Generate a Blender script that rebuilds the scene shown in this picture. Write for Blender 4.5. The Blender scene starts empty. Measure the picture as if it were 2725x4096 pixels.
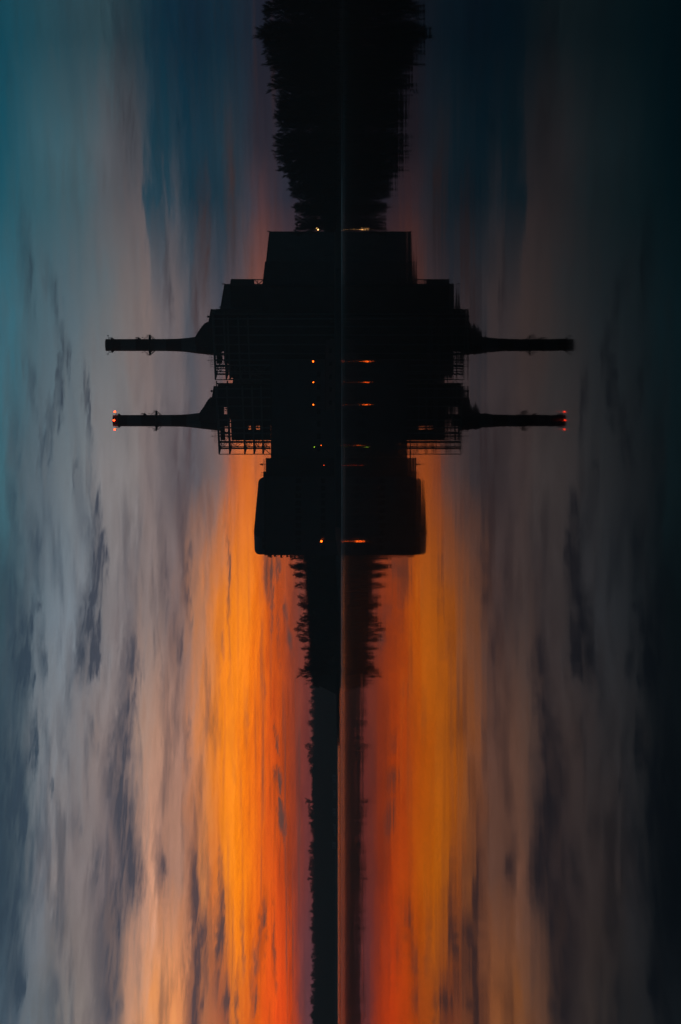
import bpy, math, random
import numpy as np
from mathutils import Vector, Matrix

random.seed(7)
S = bpy.context.scene
COL = S.collection
F = 4096 * 50 / 36.0          # focal length in photograph pixels
HX, CY, CAMH = 1343.0, 2048.0, 1.8
HAZE = .00046                 # evening air: share of light lost per metre


def srgb(*c):
    return tuple(((v / 255) / 12.92 if v / 255 <= 0.04045 else ((v / 255 + 0.055) / 1.055) ** 2.4) for v in c)


# ------------------------------------------------------------------ placing
# the photograph is the scene turned on its side: its left is up, its top is to the right
def PX(ys, D):
    return (CY - ys) * D / F


def PZ(xs, D):
    return CAMH + (HX - xs) * D / F


def pt(xs, ys, D):
    return Vector((PX(ys, D), D, PZ(xs, D)))


def z1(zx, zy):               # enlarged crop of the station -> photograph pixels
    return 380 + .6505 * zx, 880 + .6505 * zy


TH = math.radians(32)
AX = Vector((-math.cos(TH), math.sin(TH), 0))
BX = Vector((math.sin(TH), math.cos(TH), 0))


def run_to(p, d, ys):
    """length along d from p until the point stands at column ys"""
    k = (CY - ys) / F
    return (k * p.y - p.x) / (d.x - k * d.y)


# ------------------------------------------------------------------ materials
def new_mat(name):
    m = bpy.data.materials.new(name)
    m.use_nodes = True
    nt = m.node_tree
    return m, nt, nt.nodes['Principled BSDF']


def surf(name, c1, c2, rough=.8, scale=.6, bump=.0, stretch=(1, 1, 1), metal=0.0, wave=None):
    m, nt, b = new_mat(name)
    tc = nt.nodes.new('ShaderNodeTexCoord')
    mp = nt.nodes.new('ShaderNodeMapping')
    mp.inputs['Scale'].default_value = stretch
    nt.links.new(tc.outputs['Object'], mp.inputs['Vector'])
    n = nt.nodes.new('ShaderNodeTexNoise')
    n.inputs['Scale'].default_value = scale
    n.inputs['Detail'].default_value = 6
    nt.links.new(mp.outputs['Vector'], n.inputs['Vector'])
    r = nt.nodes.new('ShaderNodeValToRGB')
    r.color_ramp.elements[0].position = .35
    r.color_ramp.elements[1].position = .68
    r.color_ramp.elements[0].color = (*c1, 1)
    r.color_ramp.elements[1].color = (*c2, 1)
    nt.links.new(n.outputs['Fac'], r.inputs['Fac'])
    nt.links.new(r.outputs['Color'], b.inputs['Base Color'])
    b.inputs['Roughness'].default_value = rough
    b.inputs['Metallic'].default_value = metal
    if bump or wave:
        bp = nt.nodes.new('ShaderNodeBump')
        bp.inputs['Distance'].default_value = bump or .05
        src = n.outputs['Fac']
        if wave:
            w = nt.nodes.new('ShaderNodeTexWave')
            w.inputs['Scale'].default_value = wave
            w.bands_direction = 'DIAGONAL'
            mw = nt.nodes.new('ShaderNodeMapping')
            mw.inputs['Scale'].default_value = (1, 1, 0)
            nt.links.new(tc.outputs['Object'], mw.inputs['Vector'])
            nt.links.new(mw.outputs['Vector'], w.inputs['Vector'])
            src = w.outputs['Fac']
        nt.links.new(src, bp.inputs['Height'])
        nt.links.new(bp.outputs['Normal'], b.inputs['Normal'])
    return m


def glow(name, c, s):
    m, nt, b = new_mat(name)
    b.inputs['Base Color'].default_value = (*c, 1)
    b.inputs['Emission Color'].default_value = (*c, 1)
    b.inputs['Emission Strength'].default_value = s
    return m


M = {}
M['cladding'] = surf('ribbed_cladding', (.055, .062, .065), (.085, .092, .095), .7, .15, .04, wave=1.2)
M['cladding_dark'] = surf('sooty_cladding', (.035, .037, .038), (.07, .068, .064), .85, .12, .03)
M['concrete'] = surf('weathered_concrete', (.07, .07, .066), (.13, .127, .12), .9, .2, .02, (1, 1, .3))
M['steel'] = surf('painted_steel', (.13, .145, .145), (.20, .21, .21), .6, .8)
M['steel_dark'] = surf('dark_steel', (.03, .033, .035), (.06, .062, .062), .6, .8)
M['glass'] = surf('window_glass', (.01, .013, .015), (.02, .022, .024), .08, .5)
M['bark'] = surf('grey_bark', (.035, .032, .03), (.075, .068, .062), .9, 2.0)
M['twig'] = surf('winter_twigs', (.03, .026, .024), (.06, .05, .045), .9, 1.0)
M['scrub'] = surf('bank_scrub', (.02, .022, .018), (.05, .048, .04), .95, .4)
M['ground'] = surf('bank_earth', (.03, .032, .026), (.07, .066, .052), .95, .05, .1)
M['pale_wall'] = surf('pale_plaster', (.42, .43, .43), (.55, .55, .54), .85, .5)
M['roof'] = surf('dark_roofing', (.04, .036, .034), (.07, .062, .058), .85, .8)
M['quay'] = surf('pale_quay_concrete', (.30, .31, .31), (.42, .42, .41), .9, .1, .02, (.3, 1, 1))
M['amber'] = glow('sodium_bulb', (1, .12, .006), 7)
M['amber_dim'] = glow('sodium_bulb_dim', (1, .12, .006), 4)
M['white_bulb'] = glow('warm_white_bulb', (1, .55, .17), 8)
M['green_bulb'] = glow('green_bulb', (.45, .8, .03), 4)
M['red_small'] = glow('small_red_bulb', (1, .06, .01), 4)
M['beacon'] = glow('red_beacon', (1, .035, .006), 16)


def chimney_paint(name, zs):
    """alternating red and white aviation bands by height"""
    m, nt, b = new_mat(name)
    tc = nt.nodes.new('ShaderNodeTexCoord')
    sp = nt.nodes.new('ShaderNodeSeparateXYZ')
    nt.links.new(tc.outputs['Object'], sp.inputs[0])
    mr = nt.nodes.new('ShaderNodeMapRange')
    mr.inputs['From Min'].default_value = 0
    mr.inputs['From Max'].default_value = zs[-1]
    nt.links.new(sp.outputs['Z'], mr.inputs['Value'])
    r = nt.nodes.new('ShaderNodeValToRGB')
    r.color_ramp.interpolation = 'CONSTANT'
    red, white = (.075, .022, .016, 1), (.20, .21, .21, 1)
    els = r.color_ramp.elements
    els[0].position = 0
    els[0].color = red
    els.remove(els[1])
    for i, z in enumerate(zs[:-1]):
        e = els.new(z / zs[-1])
        e.color = white if i % 2 == 0 else red
    nt.links.new(mr.outputs[0], r.inputs['Fac'])
    n = nt.nodes.new('ShaderNodeTexNoise')
    n.inputs['Scale'].default_value = .8
    n.inputs['Detail'].default_value = 7
    mp = nt.nodes.new('ShaderNodeMapping')
    mp.inputs['Scale'].default_value = (1.5, 1.5, .2)
    nt.links.new(tc.outputs['Object'], mp.inputs[0])
    nt.links.new(mp.outputs[0], n.inputs['Vector'])
    mx = nt.nodes.new('ShaderNodeMix')
    mx.data_type = 'RGBA'
    mx.blend_type = 'MULTIPLY'
    mx.inputs[0].default_value = .7
    nt.links.new(r.outputs[0], mx.inputs[6])
    nt.links.new(n.outputs['Fac'], mx.inputs[7])
    nt.links.new(mx.outputs[2], b.inputs['Base Color'])
    b.inputs['Roughness'].default_value = .75
    return m


# ------------------------------------------------------------------ mesh builder
class MB:
    def __init__(s):
        s.v, s.f = [], []

    def hexa(s, c8):
        b = len(s.v)
        s.v += [tuple(c) for c in c8]
        s.f += [tuple(b + i for i in q) for q in ((0, 3, 2, 1), (4, 5, 6, 7), (0, 1, 5, 4), (1, 2, 6, 5), (2, 3, 7, 6), (3, 0, 4, 7))]

    def box(s, x0, x1, y0, y1, za, zb):
        s.hexa([(x0, y0, za), (x1, y0, za), (x1, y1, za), (x0, y1, za), (x0, y0, zb), (x1, y0, zb), (x1, y1, zb), (x0, y1, zb)])

    def obox(s, p, la, lb, za, zb, a=AX, b=BX):
        """box standing on a turned plan: near corner p, la along a, lb along b"""
        q = [p, p + b * lb, p + b * lb + a * la, p + a * la]
        s.hexa([(c.x, c.y, za) for c in q] + [(c.x, c.y, zb) for c in q])

    def bar(s, p, q, w, w2=None):
        p, q = Vector(p), Vector(q)
        d = (q - p)
        if d.length < 1e-5:
            return
        d.normalize()
        u = d.cross(Vector((0, 0, 1))) if abs(d.z) < .95 else d.cross(Vector((1, 0, 0)))
        u.normalize()
        t = d.cross(u)
        w2 = w if w2 is None else w2
        s.hexa([p + u * a * w / 2 + t * b * w / 2 for a, b in ((-1, -1), (1, -1), (1, 1), (-1, 1))] +
               [q + u * a * w2 / 2 + t * b * w2 / 2 for a, b in ((-1, -1), (1, -1), (1, 1), (-1, 1))])

    def tube(s, pts, rad, n=6, cap=True):
        b = len(s.v)
        for i, p in enumerate(pts):
            p = Vector(p)
            d = Vector(pts[min(i + 1, len(pts) - 1)]) - Vector(pts[max(i - 1, 0)])
            d.normalize()
            u = d.cross(Vector((0, 1, 0))) if abs(d.y) < .9 else d.cross(Vector((1, 0, 0)))
            u.normalize()
            t = d.cross(u)
            for k in range(n):
                a = 2 * math.pi * k / n
                s.v.append(tuple(p + (u * math.cos(a) + t * math.sin(a)) * rad[i]))
        for i in range(len(pts) - 1):
            for k in range(n):
                s.f.append((b + i * n + k, b + i * n + (k + 1) % n, b + (i + 1) * n + (k + 1) % n, b + (i + 1) * n + k))
        if cap:
            s.f.append(tuple(b + k for k in range(n))[::-1])
            e = b + (len(pts) - 1) * n
            s.f.append(tuple(e + k for k in range(n)))

    def twig(s, p, q, r):
        """a thin three-sided cone"""
        b = len(s.v)
        d = q - p
        u = d.cross(Vector((.31, .52, .79)))
        if u.length < 1e-6:
            return
        u.normalize()
        t = d.normalized().cross(u)
        for k in range(3):
            a = 2.0944 * k
            s.v.append(tuple(p + (u * math.cos(a) + t * math.sin(a)) * r))
        s.v.append(tuple(q))
        s.f += [(b, b + 1, b + 3), (b + 1, b + 2, b + 3), (b + 2, b, b + 3)]

    def lathe(s, c, prof, n=40, cap=True):
        b = len(s.v)
        for r, z in prof:
            for k in range(n):
                a = 2 * math.pi * k / n
                s.v.append((c[0] + r * math.cos(a), c[1] + r * math.sin(a), z))
        for i in range(len(prof) - 1):
            for k in range(n):
                s.f.append((b + i * n + k, b + i * n + (k + 1) % n, b + (i + 1) * n + (k + 1) % n, b + (i + 1) * n + k))
        if cap:
            s.f.append(tuple(b + k for k in range(n))[::-1])
            e = b + (len(prof) - 1) * n
            s.f.append(tuple(e + k for k in range(n)))

    def ring(s, c, r0, r1, za, zb, n=40):
        s.lathe(c, [(r0, za), (r1, za), (r1, zb), (r0, zb), (r0, za)], n, False)

    def prism(s, poly, ext):
        """poly: list of 3-D points, pushed along ext"""
        b, n = len(s.v), len(poly)
        s.v += [tuple(p) for p in poly] + [tuple(Vector(p) + Vector(ext)) for p in poly]
        s.f.append(tuple(range(b, b + n)))
        s.f.append(tuple(range(b + 2 * n - 1, b + n - 1, -1)))
        for i in range(n):
            j = (i + 1) % n
            s.f.append((b + i, b + j, b + n + j, b + n + i))

    def ball(s, c, r, n=10):
        m = n // 2 + 1
        s.lathe((c[0], c[1]), [(max(.001, r * math.sin(math.pi * i / m)), c[2] - r * math.cos(math.pi * i / m)) for i in range(m + 1)], n)

    def build(s, name, mat, parent=None, smooth=False):
        me = bpy.data.meshes.new(name)
        off = Vector((0, 0, 0))
        q = parent
        while q is not None:
            off += q.location
            q = q.parent
        me.from_pydata([(v[0] - off.x, v[1] - off.y, v[2] - off.z) for v in s.v], [], s.f)
        me.materials.append(mat)
        if smooth:
            for p in me.polygons:
                p.use_smooth = True
        me.update()
        o = bpy.data.objects.new(name, me)
        COL.objects.link(o)
        if parent is not None:
            o.parent = parent
        return o


def thing(name, label, cat, loc, group=None):
    o = bpy.data.objects.new(name, None)
    o.empty_display_size = .5
    o.location = loc
    COL.objects.link(o)
    o['label'] = label
    o['category'] = cat
    if group:
        o['group'] = group
    return o


def tag(o, label, cat, group=None, kind=None):
    o['label'] = label
    o['category'] = cat
    if group:
        o['group'] = group
    if kind:
        o['kind'] = kind
    return o


# ------------------------------------------------------------------ camera
cam = bpy.data.cameras.new('camera')
cam.sensor_fit = 'VERTICAL'
cam.sensor_height = 36
cam.lens = 50
cam.clip_end = 20000
cam.shift_x = (1362.5 - HX) / 4096
co = bpy.data.objects.new('camera', cam)
COL.objects.link(co)
# turned a quarter: picture right = down, picture top = right
co.matrix_world = Matrix(((0, 1, 0, 0), (0, 0, -1, 0), (-1, 0, 0, CAMH), (0, 0, 0, 1)))
S.camera = co
S.view_settings.view_transform = 'Standard'
S.view_settings.look = 'None'
S.view_settings.exposure = 0
S.view_settings.gamma = 1
S.cycles.use_denoising = True
S.cycles.sample_clamp_indirect = 1.5
S.cycles.max_bounces = 5
S.cycles.diffuse_bounces = 2
S.cycles.glossy_bounces = 3
S.cycles.volume_bounces = 1

# ------------------------------------------------------------------ sky
world = bpy.data.worlds.new('World')
S.world = world
world.use_nodes = True
W = world.node_tree
for n in list(W.nodes):
    W.nodes.remove(n)


class NT:
    def __init__(s, nt):
        s.nt = nt

    def _set(s, sock, v):
        if hasattr(v, 'is_output'):
            s.nt.links.new(v, sock)
        else:
            sock.default_value = v

    def math(s, op, *a, clamp=False):
        n = s.nt.nodes.new('ShaderNodeMath')
        n.operation = op
        n.use_clamp = clamp
        for i, v in enumerate(a):
            s._set(n.inputs[i], v)
        return n.outputs[0]

    def vmath(s, op, *a):
        n = s.nt.nodes.new('ShaderNodeVectorMath')
        n.operation = op
        for i, v in enumerate(a):
            s._set(n.inputs[i], v)
        return n.outputs['Value'] if op in ('LENGTH', 'DOT_PRODUCT') else n.outputs['Vector']

    def comb(s, x, y, z=0.0):
        n = s.nt.nodes.new('ShaderNodeCombineXYZ')
        for i, v in enumerate((x, y, z)):
            s._set(n.inputs[i], v)
        return n.outputs[0]

    def rng(s, v, a, b, c=0.0, d=1.0, smooth=True):
        n = s.nt.nodes.new('ShaderNodeMapRange')
        n.interpolation_type = 'SMOOTHSTEP' if smooth else 'LINEAR'
        s._set(n.inputs['Value'], v)
        n.inputs['From Min'].default_value = a
        n.inputs['From Max'].default_value = b
        n.inputs['To Min'].default_value = c
        n.inputs['To Max'].default_value = d
        return n.outputs[0]

    def noise(s, vec, scale=1.0, detail=5.0, rough=.55, dist=0.0):
        n = s.nt.nodes.new('ShaderNodeTexNoise')
        s._set(n.inputs['Vector'], vec)
        n.inputs['Scale'].default_value = scale
        n.inputs['Detail'].default_value = detail
        n.inputs['Roughness'].default_value = rough
        n.inputs['Distortion'].default_value = dist
        return n

    def mix(s, f, a, b, mode='MIX'):
        n = s.nt.nodes.new('ShaderNodeMix')
        n.data_type = 'RGBA'
        n.blend_type = mode
        s._set(n.inputs[0], f)
        s._set(n.inputs[6], a)
        s._set(n.inputs[7], b)
        return n.outputs[2]

    def mapping(s, vec, loc, rot, sc, typ='TEXTURE'):
        n = s.nt.nodes.new('ShaderNodeMapping')
        n.vector_type = typ
        s._set(n.inputs['Vector'], vec)
        n.inputs['Location'].default_value = loc
        n.inputs['Rotation'].default_value = rot
        n.inputs['Scale'].default_value = sc
        return n.outputs[0]

    def ramp(s, v, stops):
        n = s.nt.nodes.new('ShaderNodeValToRGB')
        s._set(n.inputs[0], v)
        e = n.color_ramp.elements
        e[0].position, e[0].color = stops[0][0], (*stops[0][1], 1)
        e[1].position, e[1].color = stops[-1][0], (*stops[-1][1], 1)
        for p, c in stops[1:-1]:
            k = e.new(p)
            k.color = (*c, 1)
        return n.outputs[0]


w = NT(W)
tc = W.nodes.new('ShaderNodeTexCoord')
sep = W.nodes.new('ShaderNodeSeparateXYZ')
W.links.new(tc.outputs['Generated'], sep.inputs[0])
dx, dy, dz = sep.outputs
az = w.math('ARCTAN2', dx, dy)
hor = w.math('SQRT', w.math('ADD', w.math('MULTIPLY', dx, dx), w.math('MULTIPLY', dy, dy)))
el = w.math('ARCTAN2', dz, hor)

K = 2357 / 4096.0
F8 = F * K                    # focal length in the units the sky was read off in


def az_of(y8):
    return math.atan((1178.5 - y8) / F8)


def el_of(x8, y8):
    return math.atan((773 - x8) / math.hypot(F8, 1178.5 - y8))


# degrees of elevation read off for eight bearings: (x on the 1568-wide photograph, colour)
ROWS = [
    (86, [(0, (17, 70, 86)), (100, (35, 71, 83)), (200, (43, 69, 79)), (245, (46, 70, 79)), (270, (36, 58, 68)), (296, (35, 57, 67)), (352, (12, 46, 62)), (400, (4, 41, 58)), (460, (4, 37, 53)), (500, (12, 41, 56)), (560, (26, 41, 54)), (600, (31, 38, 50)), (700, (32, 35, 44))]),
    (330, [(0, (23, 77, 93)), (100, (55, 91, 103)), (180, (68, 91, 100)), (240, (82, 90, 97)), (285, (84, 86, 92)), (318, (76, 80, 87)), (362, (28, 58, 73)), (385, (24, 56, 71)), (402, (36, 58, 72)), (425, (18, 50, 66)), (440, (22, 53, 69)), (480, (24, 52, 67)), (530, (34, 55, 68)), (565, (40, 50, 62)), (598, (44, 45, 55)), (620, (42, 44, 54)), (660, (44, 49, 61)), (720, (44, 44, 54))]),
    (460, [(0, (33, 84, 99)), (100, (55, 89, 100)), (180, (68, 91, 100)), (240, (82, 90, 97)), (300, (88, 88, 93)), (336, (94, 88, 92)), (348, (38, 66, 81)), (380, (33, 62, 77)), (402, (68, 75, 85)), (425, (42, 62, 75)), (440, (22, 53, 69)), (480, (24, 52, 67)), (530, (34, 55, 68)), (565, (58, 61, 72)), (598, (76, 57, 62)), (620, (60, 54, 63)), (660, (44, 49, 61)), (720, (44, 44, 54))]),
    (719, [(0, (54, 101, 116)), (60, (70, 99, 110)), (150, (82, 101, 111)), (230, (100, 107, 112)), (290, (112, 107, 108)), (335, (122, 108, 106)), (380, (101, 97, 102)), (402, (108, 98, 100)), (440, (76, 82, 92)), (470, (95, 87, 92)), (510, (66, 72, 84)), (560, (104, 80, 80)), (600, (126, 78, 68)), (680, (90, 62, 62))]),
    (1093, [(0, (62, 101, 113)), (60, (80, 98, 108)), (110, (92, 104, 113)), (150, (106, 116, 123)), (200, (116, 121, 126)), (225, (128, 125, 127)), (300, (130, 123, 123)), (335, (125, 113, 113)), (380, (113, 105, 108)), (450, (92, 89, 96)), (480, (108, 96, 98)), (515, (128, 100, 95)), (540, (188, 100, 62)), (570, (212, 108, 50)), (600, (190, 98, 56)), (700, (120, 64, 56))]),
    (1410, [(0, (52, 77, 88)), (60, (82, 99, 109)), (130, (112, 124, 134)), (185, (120, 128, 137)), (250, (130, 126, 128)), (300, (124, 116, 118)), (345, (138, 121, 117)), (400, (130, 109, 106)), (440, (152, 113, 97)), (470, (190, 125, 88)), (500, (226, 126, 50)), (530, (247, 133, 36)), (570, (252, 136, 38)), (600, (238, 112, 30)), (620, (196, 84, 36)), (650, (176, 74, 40)), (680, (124, 62, 52)), (730, (98, 56, 56))]),
    (1697, [(0, (62, 82, 94)), (35, (76, 92, 102)), (75, (98, 108, 116)), (115, (124, 128, 134)), (160, (120, 119, 123)), (220, (135, 122, 120)), (290, (128, 114, 114)), (330, (166, 136, 122)), (380, (181, 136, 115)), (420, (160, 120, 106)), (450, (206, 131, 86)), (480, (226, 131, 60)), (515, (252, 136, 30)), (540, (255, 139, 36)), (575, (240, 114, 25)), (600, (236, 104, 20)), (628, (206, 81, 24)), (650, (164, 67, 38)), (675, (142, 61, 44)), (705, (106, 54, 54)), (740, (100, 54, 56))]),
    (2014, [(0, (46, 68, 82)), (35, (70, 87, 98)), (62, (96, 105, 113)), (90, (118, 121, 128)), (125, (130, 122, 122)), (200, (122, 112, 113)), (240, (118, 106, 108)), (300, (130, 110, 106)), (345, (212, 154, 125)), (375, (160, 120, 106)), (410, (172, 126, 105)), (440, (168, 112, 88)), (470, (204, 127, 75)), (500, (212, 114, 54)), (530, (252, 140, 36)), (560, (250, 130, 24)), (590, (228, 101, 24)), (618, (224, 90, 20)), (640, (204, 77, 25)), (662, (166, 63, 33)), (682, (128, 57, 48)), (708, (104, 56, 60)), (740, (92, 54, 60))]),
    (2302, [(0, (72, 90, 103)), (40, (74, 88, 100)), (65, (99, 108, 116)), (120, (106, 109, 112)), (180, (128, 119, 116)), (230, (112, 104, 105)), (270, (124, 104, 98)), (320, (200, 146, 116)), (360, (239, 156, 96)), (410, (232, 147, 92)), (440, (190, 118, 84)), (480, (176, 108, 76)), (520, (200, 104, 62)), (540, (250, 131, 40)), (565, (218, 104, 42)), (590, (228, 97, 25)), (640, (242, 84, 14)), (668, (204, 70, 26)), (690, (114, 60, 60)), (712, (86, 60, 70)), (745, (80, 58, 70))]),
]

pos = w.comb(az, el, 0.0)
# long wispy warp: clouds are drawn out sideways and tilt a little
strk = w.mapping(pos, (0, 0, 0), (0, 0, .05), (1 / 7.0, 1 / 55.0, 1))
nA = w.noise(strk, 1.0, 6, .6, .4)
strk2 = w.mapping(pos, (3.1, 1.7, 0), (0, 0, -.03), (1 / 22.0, 1 / 200.0, 1))
nB = w.noise(strk2, 1.0, 6, .62, .3)
strk3 = w.mapping(pos, (7.7, 4.2, 0), (0, 0, .02), (1 / 9.0, 1 / 420.0, 1))
nC = w.noise(strk3, 1.0, 4, .6, .2)
offA = w.math('SUBTRACT', nA.outputs['Fac'], .5)
offB = w.math('SUBTRACT', nB.outputs['Fac'], .5)
strk4 = w.mapping(pos, (1.3, 8.8, 0), (0, 0, -.06), (1 / 30.0, 1 / 240.0, 1))
nD = w.noise(strk4, 1.0, 5, .58, .5)
offD = w.math('SUBTRACT', nD.outputs['Fac'], .5)
strk5 = w.mapping(pos, (4.4, 2.6, 0), (0, 0, -.08), (1 / 130.0, 1 / 420.0, 1))
offE = w.math('SUBTRACT', w.noise(strk5, 1.0, 4, .65, .3).outputs['Fac'], .5)
# less disturbance low down, where the bands lie flat
ampw = w.rng(el, .02, .16, .35, 1.0)
dEl = w.math('MULTIPLY', ampw, w.math('ADD', w.math('MULTIPLY', offA, .030), w.math('ADD', w.math('MULTIPLY', offB, .016), w.math('MULTIPLY', offD, .012))))
elw = w.math('ADD', el, dEl)
azw = w.math('ADD', az, w.math('MULTIPLY', offB, .05))

ELMAX = .60
cols = []
for y8, stops in ROWS:
    st = []
    for x8, c in stops:
        st.append((el_of(x8, y8) / ELMAX, srgb(*c)))
    top = srgb(*stops[0][1])
    st.append((st[0][0] + .11, tuple(.3 * t + .7 * u for t, u in zip(top, srgb(48, 66, 76)))))
    st.append((st[0][0] + .26, srgb(30, 52, 63)))
    st.append((1.0, srgb(18, 40, 52)))
    st.sort(key=lambda q: q[0])
    cols.append((az_of(y8), w.ramp(w.math('DIVIDE', elw, ELMAX), st)))
cols.sort(key=lambda q: q[0])
sky = cols[0][1]
for (a0, _), (a1, c1) in zip(cols, cols[1:]):
    sky = w.mix(w.rng(azw, a0, a1, smooth=False), sky, c1)
# away from the afterglow the sky is dim and blue
back = w.ramp(w.math('DIVIDE', w.math('MAXIMUM', el, 0.0), 1.6), [(0, srgb(26, 34, 42)), (.2, srgb(24, 40, 50)), (1, srgb(24, 42, 52))])
away = w.rng(w.math('ABSOLUTE', az), .42, 1.5)
sky = w.mix(away, sky, back)

# --- cloud banks (y, x, half length, half width, slope, strength) on the 1568-wide photograph
BL = []


def zc(zx, zy, hl, hw, sl, st):
    BL.append((805.6 + .6579 * zy, .6579 * zx, .6579 * hl, .6579 * hw, sl, st))


zc(342, 740, 210, 30, .03, .85); zc(318, 940, 160, 46, -.10, .85); zc(300, 1085, 110, 40, -.05, .7)
zc(325, 520, 150, 12, .06, .45)
zc(66, 1060, 210, 42, .03, .70); zc(80, 1130, 120, 34, .1, .5); zc(152, 1060, 130, 16, .05, .5); zc(120, 1330, 130, 24, -.25, .4)
zc(20, 1500, 330, 60, .05, .68); zc(10, 1900, 330, 60, 0, .68); zc(45, 2150, 190, 26, .02, .55); zc(50, 1620, 120, 40, .2, .5); zc(95, 1450, 120, 22, -.2, .45); zc(30, 820, 170, 30, .05, .4); zc(100, 940, 120, 22, .1, .45); zc(60, 330, 200, 20, .06, .3); zc(110, 130, 130, 18, .1, .3)
zc(450, 1150, 230, 30, -.05, .55); zc(415, 1420, 210, 44, -.10, .65); zc(430, 1640, 180, 44, .12, .65); zc(460, 1790, 150, 36, .14, .6); zc(395, 1960, 210, 46, -.16, .6); zc(375, 2220, 200, 44, -.05, .5)
zc(680, 1900, 220, 18, .03, .7); zc(685, 2140, 240, 26, 0, .9); zc(682, 2320, 160, 30, 0, .85); zc(722, 2080, 200, 14, .05, .5)
zc(645, 640, 240, 24, .05, .5); zc(655, 820, 160, 16, .04, .5); zc(600, 400, 230, 30, .04, .4); zc(660, 330, 200, 18, 0, .4); zc(560, 620, 180, 20, .05, .3)
zc(800, 780, 240, 7, .02, .45); zc(805, 1000, 200, 4, 0, .4); zc(770, 1020, 160, 8, -.05, .25)
zc(938, 760, 110, 20, 0, .85); zc(972, 770, 60, 9, 0, .65); zc(950, 930, 120, 6, 0, .5); zc(998, 905, 55, 9, .06, .8); zc(1014, 1010, 60, 8, .15, .8); zc(975, 1000, 100, 5, 0, .4)
zc(915, 1080, 180, 5, 0, .45); zc(925, 1200, 150, 4, .02, .35)
zc(972, 1500, 38, 17, .05, .95); zc(965, 1478, 18, 9, .1, .8); zc(985, 1640, 66, 17, .08, .95); zc(978, 1575, 30, 8, .1, .7); zc(993, 1690, 24, 8, .2, .8); zc(969, 1365, 46, 4, .02, .8); zc(972, 1395, 18, 5, .05, .7); zc(962, 1330, 30, 3, 0, .6)
zc(918, 2030, 150, 14, -.05, .6); zc(890, 2230, 190, 18, 0, .5); zc(960, 2080, 160, 6, .03, .65); zc(1010, 1850, 260, 6, 0, .3)
zc(862, 1260, 90, 7, 0, .3); zc(775, 1870, 200, 10, .05, .45); zc(765, 2110, 230, 20, -.02, .6); zc(790, 2290, 190, 22, 0, .6); zc(830, 2290, 160, 9, 0, .6); zc(850, 2070, 160, 6, .02, .45)
zc(562, 1800, 130, 20, .05, .5); zc(575, 1240, 230, 12, .03, .3); zc(652, 1380, 130, 9, .02, .35); zc(610, 1020, 150, 26, .02, .45); zc(570, 840, 170, 24, -.02, .4); zc(580, 1530, 90, 10, -.1, .35); zc(640, 1650, 130, 7, 0, .3)
zc(470, 1000, 160, 20, .06, .3); zc(480, 660, 200, 18, .02, .25)
zc(195, 210, 190, 24, -.20, .5); zc(212, 60, 90, 14, -.15, .45); zc(305, 190, 190, 12, .05, .45); zc(262, 440, 80, 13, -.1, .5); zc(150, 360, 120, 14, -.05, .35); zc(290, 620, 100, 16, .1, .35); zc(120, 660, 120, 24, .05, .45); zc(45, 560, 170, 18, .1, .4); zc(135, 900, 22, 11, 0, .5); zc(130, 800, 90, 16, 0, .35)
zc(172, 1530, 46, 15, .05, .5); zc(262, 1660, 110, 16, .1, .35); zc(330, 1820, 150, 20, -.05, .4); zc(205, 1960, 150, 30, -.05, .4); zc(110, 1820, 160, 26, .05, .35); zc(65, 2215, 90, 16, .02, .6); zc(240, 1200, 90, 18, .05, .35); zc(215, 1350, 120, 14, 0, .25); zc(180, 2270, 170, 26, 0, .35); zc(320, 1330, 90, 16, .15, .4)
# to the right of the chimneys
BL += [(620, 60, 160, 16, .02, .30), (690, 128, 90, 10, .08, .40), (800, 150, 60, 8, .1, .4), (250, 290, 260, 30, .0, .30), (560, 470, 200, 16, 0, .4), (430, 530, 220, 14, 0, .35), (700, 450, 120, 10, 0, .4), (640, 385, 140, 9, 0, .35)]

# the running product of all the banks rides in the third component, so the banks are worked through one by one
state = w.comb(w.math('ADD', az, w.math('MULTIPLY', w.math('ADD', offB, offE), .026)), w.math('ADD', w.math('ADD', el, w.math('MULTIPLY', offE, .0062)), w.math('MULTIPLY', ampw, w.math('ADD', w.math('MULTIPLY', offD, .010), w.math('ADD', w.math('MULTIPLY', offB, .016), w.math('MULTIPLY', offA, .008))))), 1.0)
for y8, x8, hl, hw, sl, st in BL:
    a0, e0 = az_of(y8), el_of(x8, y8)
    L, Wd = hl / F8 * math.cos(a0) ** 2, (1.2 if x8 < 560 else 1.05) * hw / F8 * math.cos(a0)
    q = w.mapping(state, (a0, e0, 0), (0, 0, math.atan(sl)), (L, Wd, 1e6))
    m = w.rng(w.vmath('LENGTH', q), .05, 1.45, max(0.0, 1.0 - 1.3 * st), 1.0)
    state = w.vmath('MULTIPLY', state, w.comb(1.0, 1.0, m))
ks = W.nodes.new('ShaderNodeSeparateXYZ')
W.links.new(state, ks.inputs[0])
keep = ks.outputs[2]
cloud = w.math('SUBTRACT', 1.0, keep)
wis = w.math('MULTIPLY', w.rng(nB.outputs['Fac'], .32, .64, .66, 1.26), w.rng(nD.outputs['Fac'], .32, .66, .56, 1.36))
cloud = w.math('MULTIPLY', cloud, wis, clamp=True)
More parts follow.
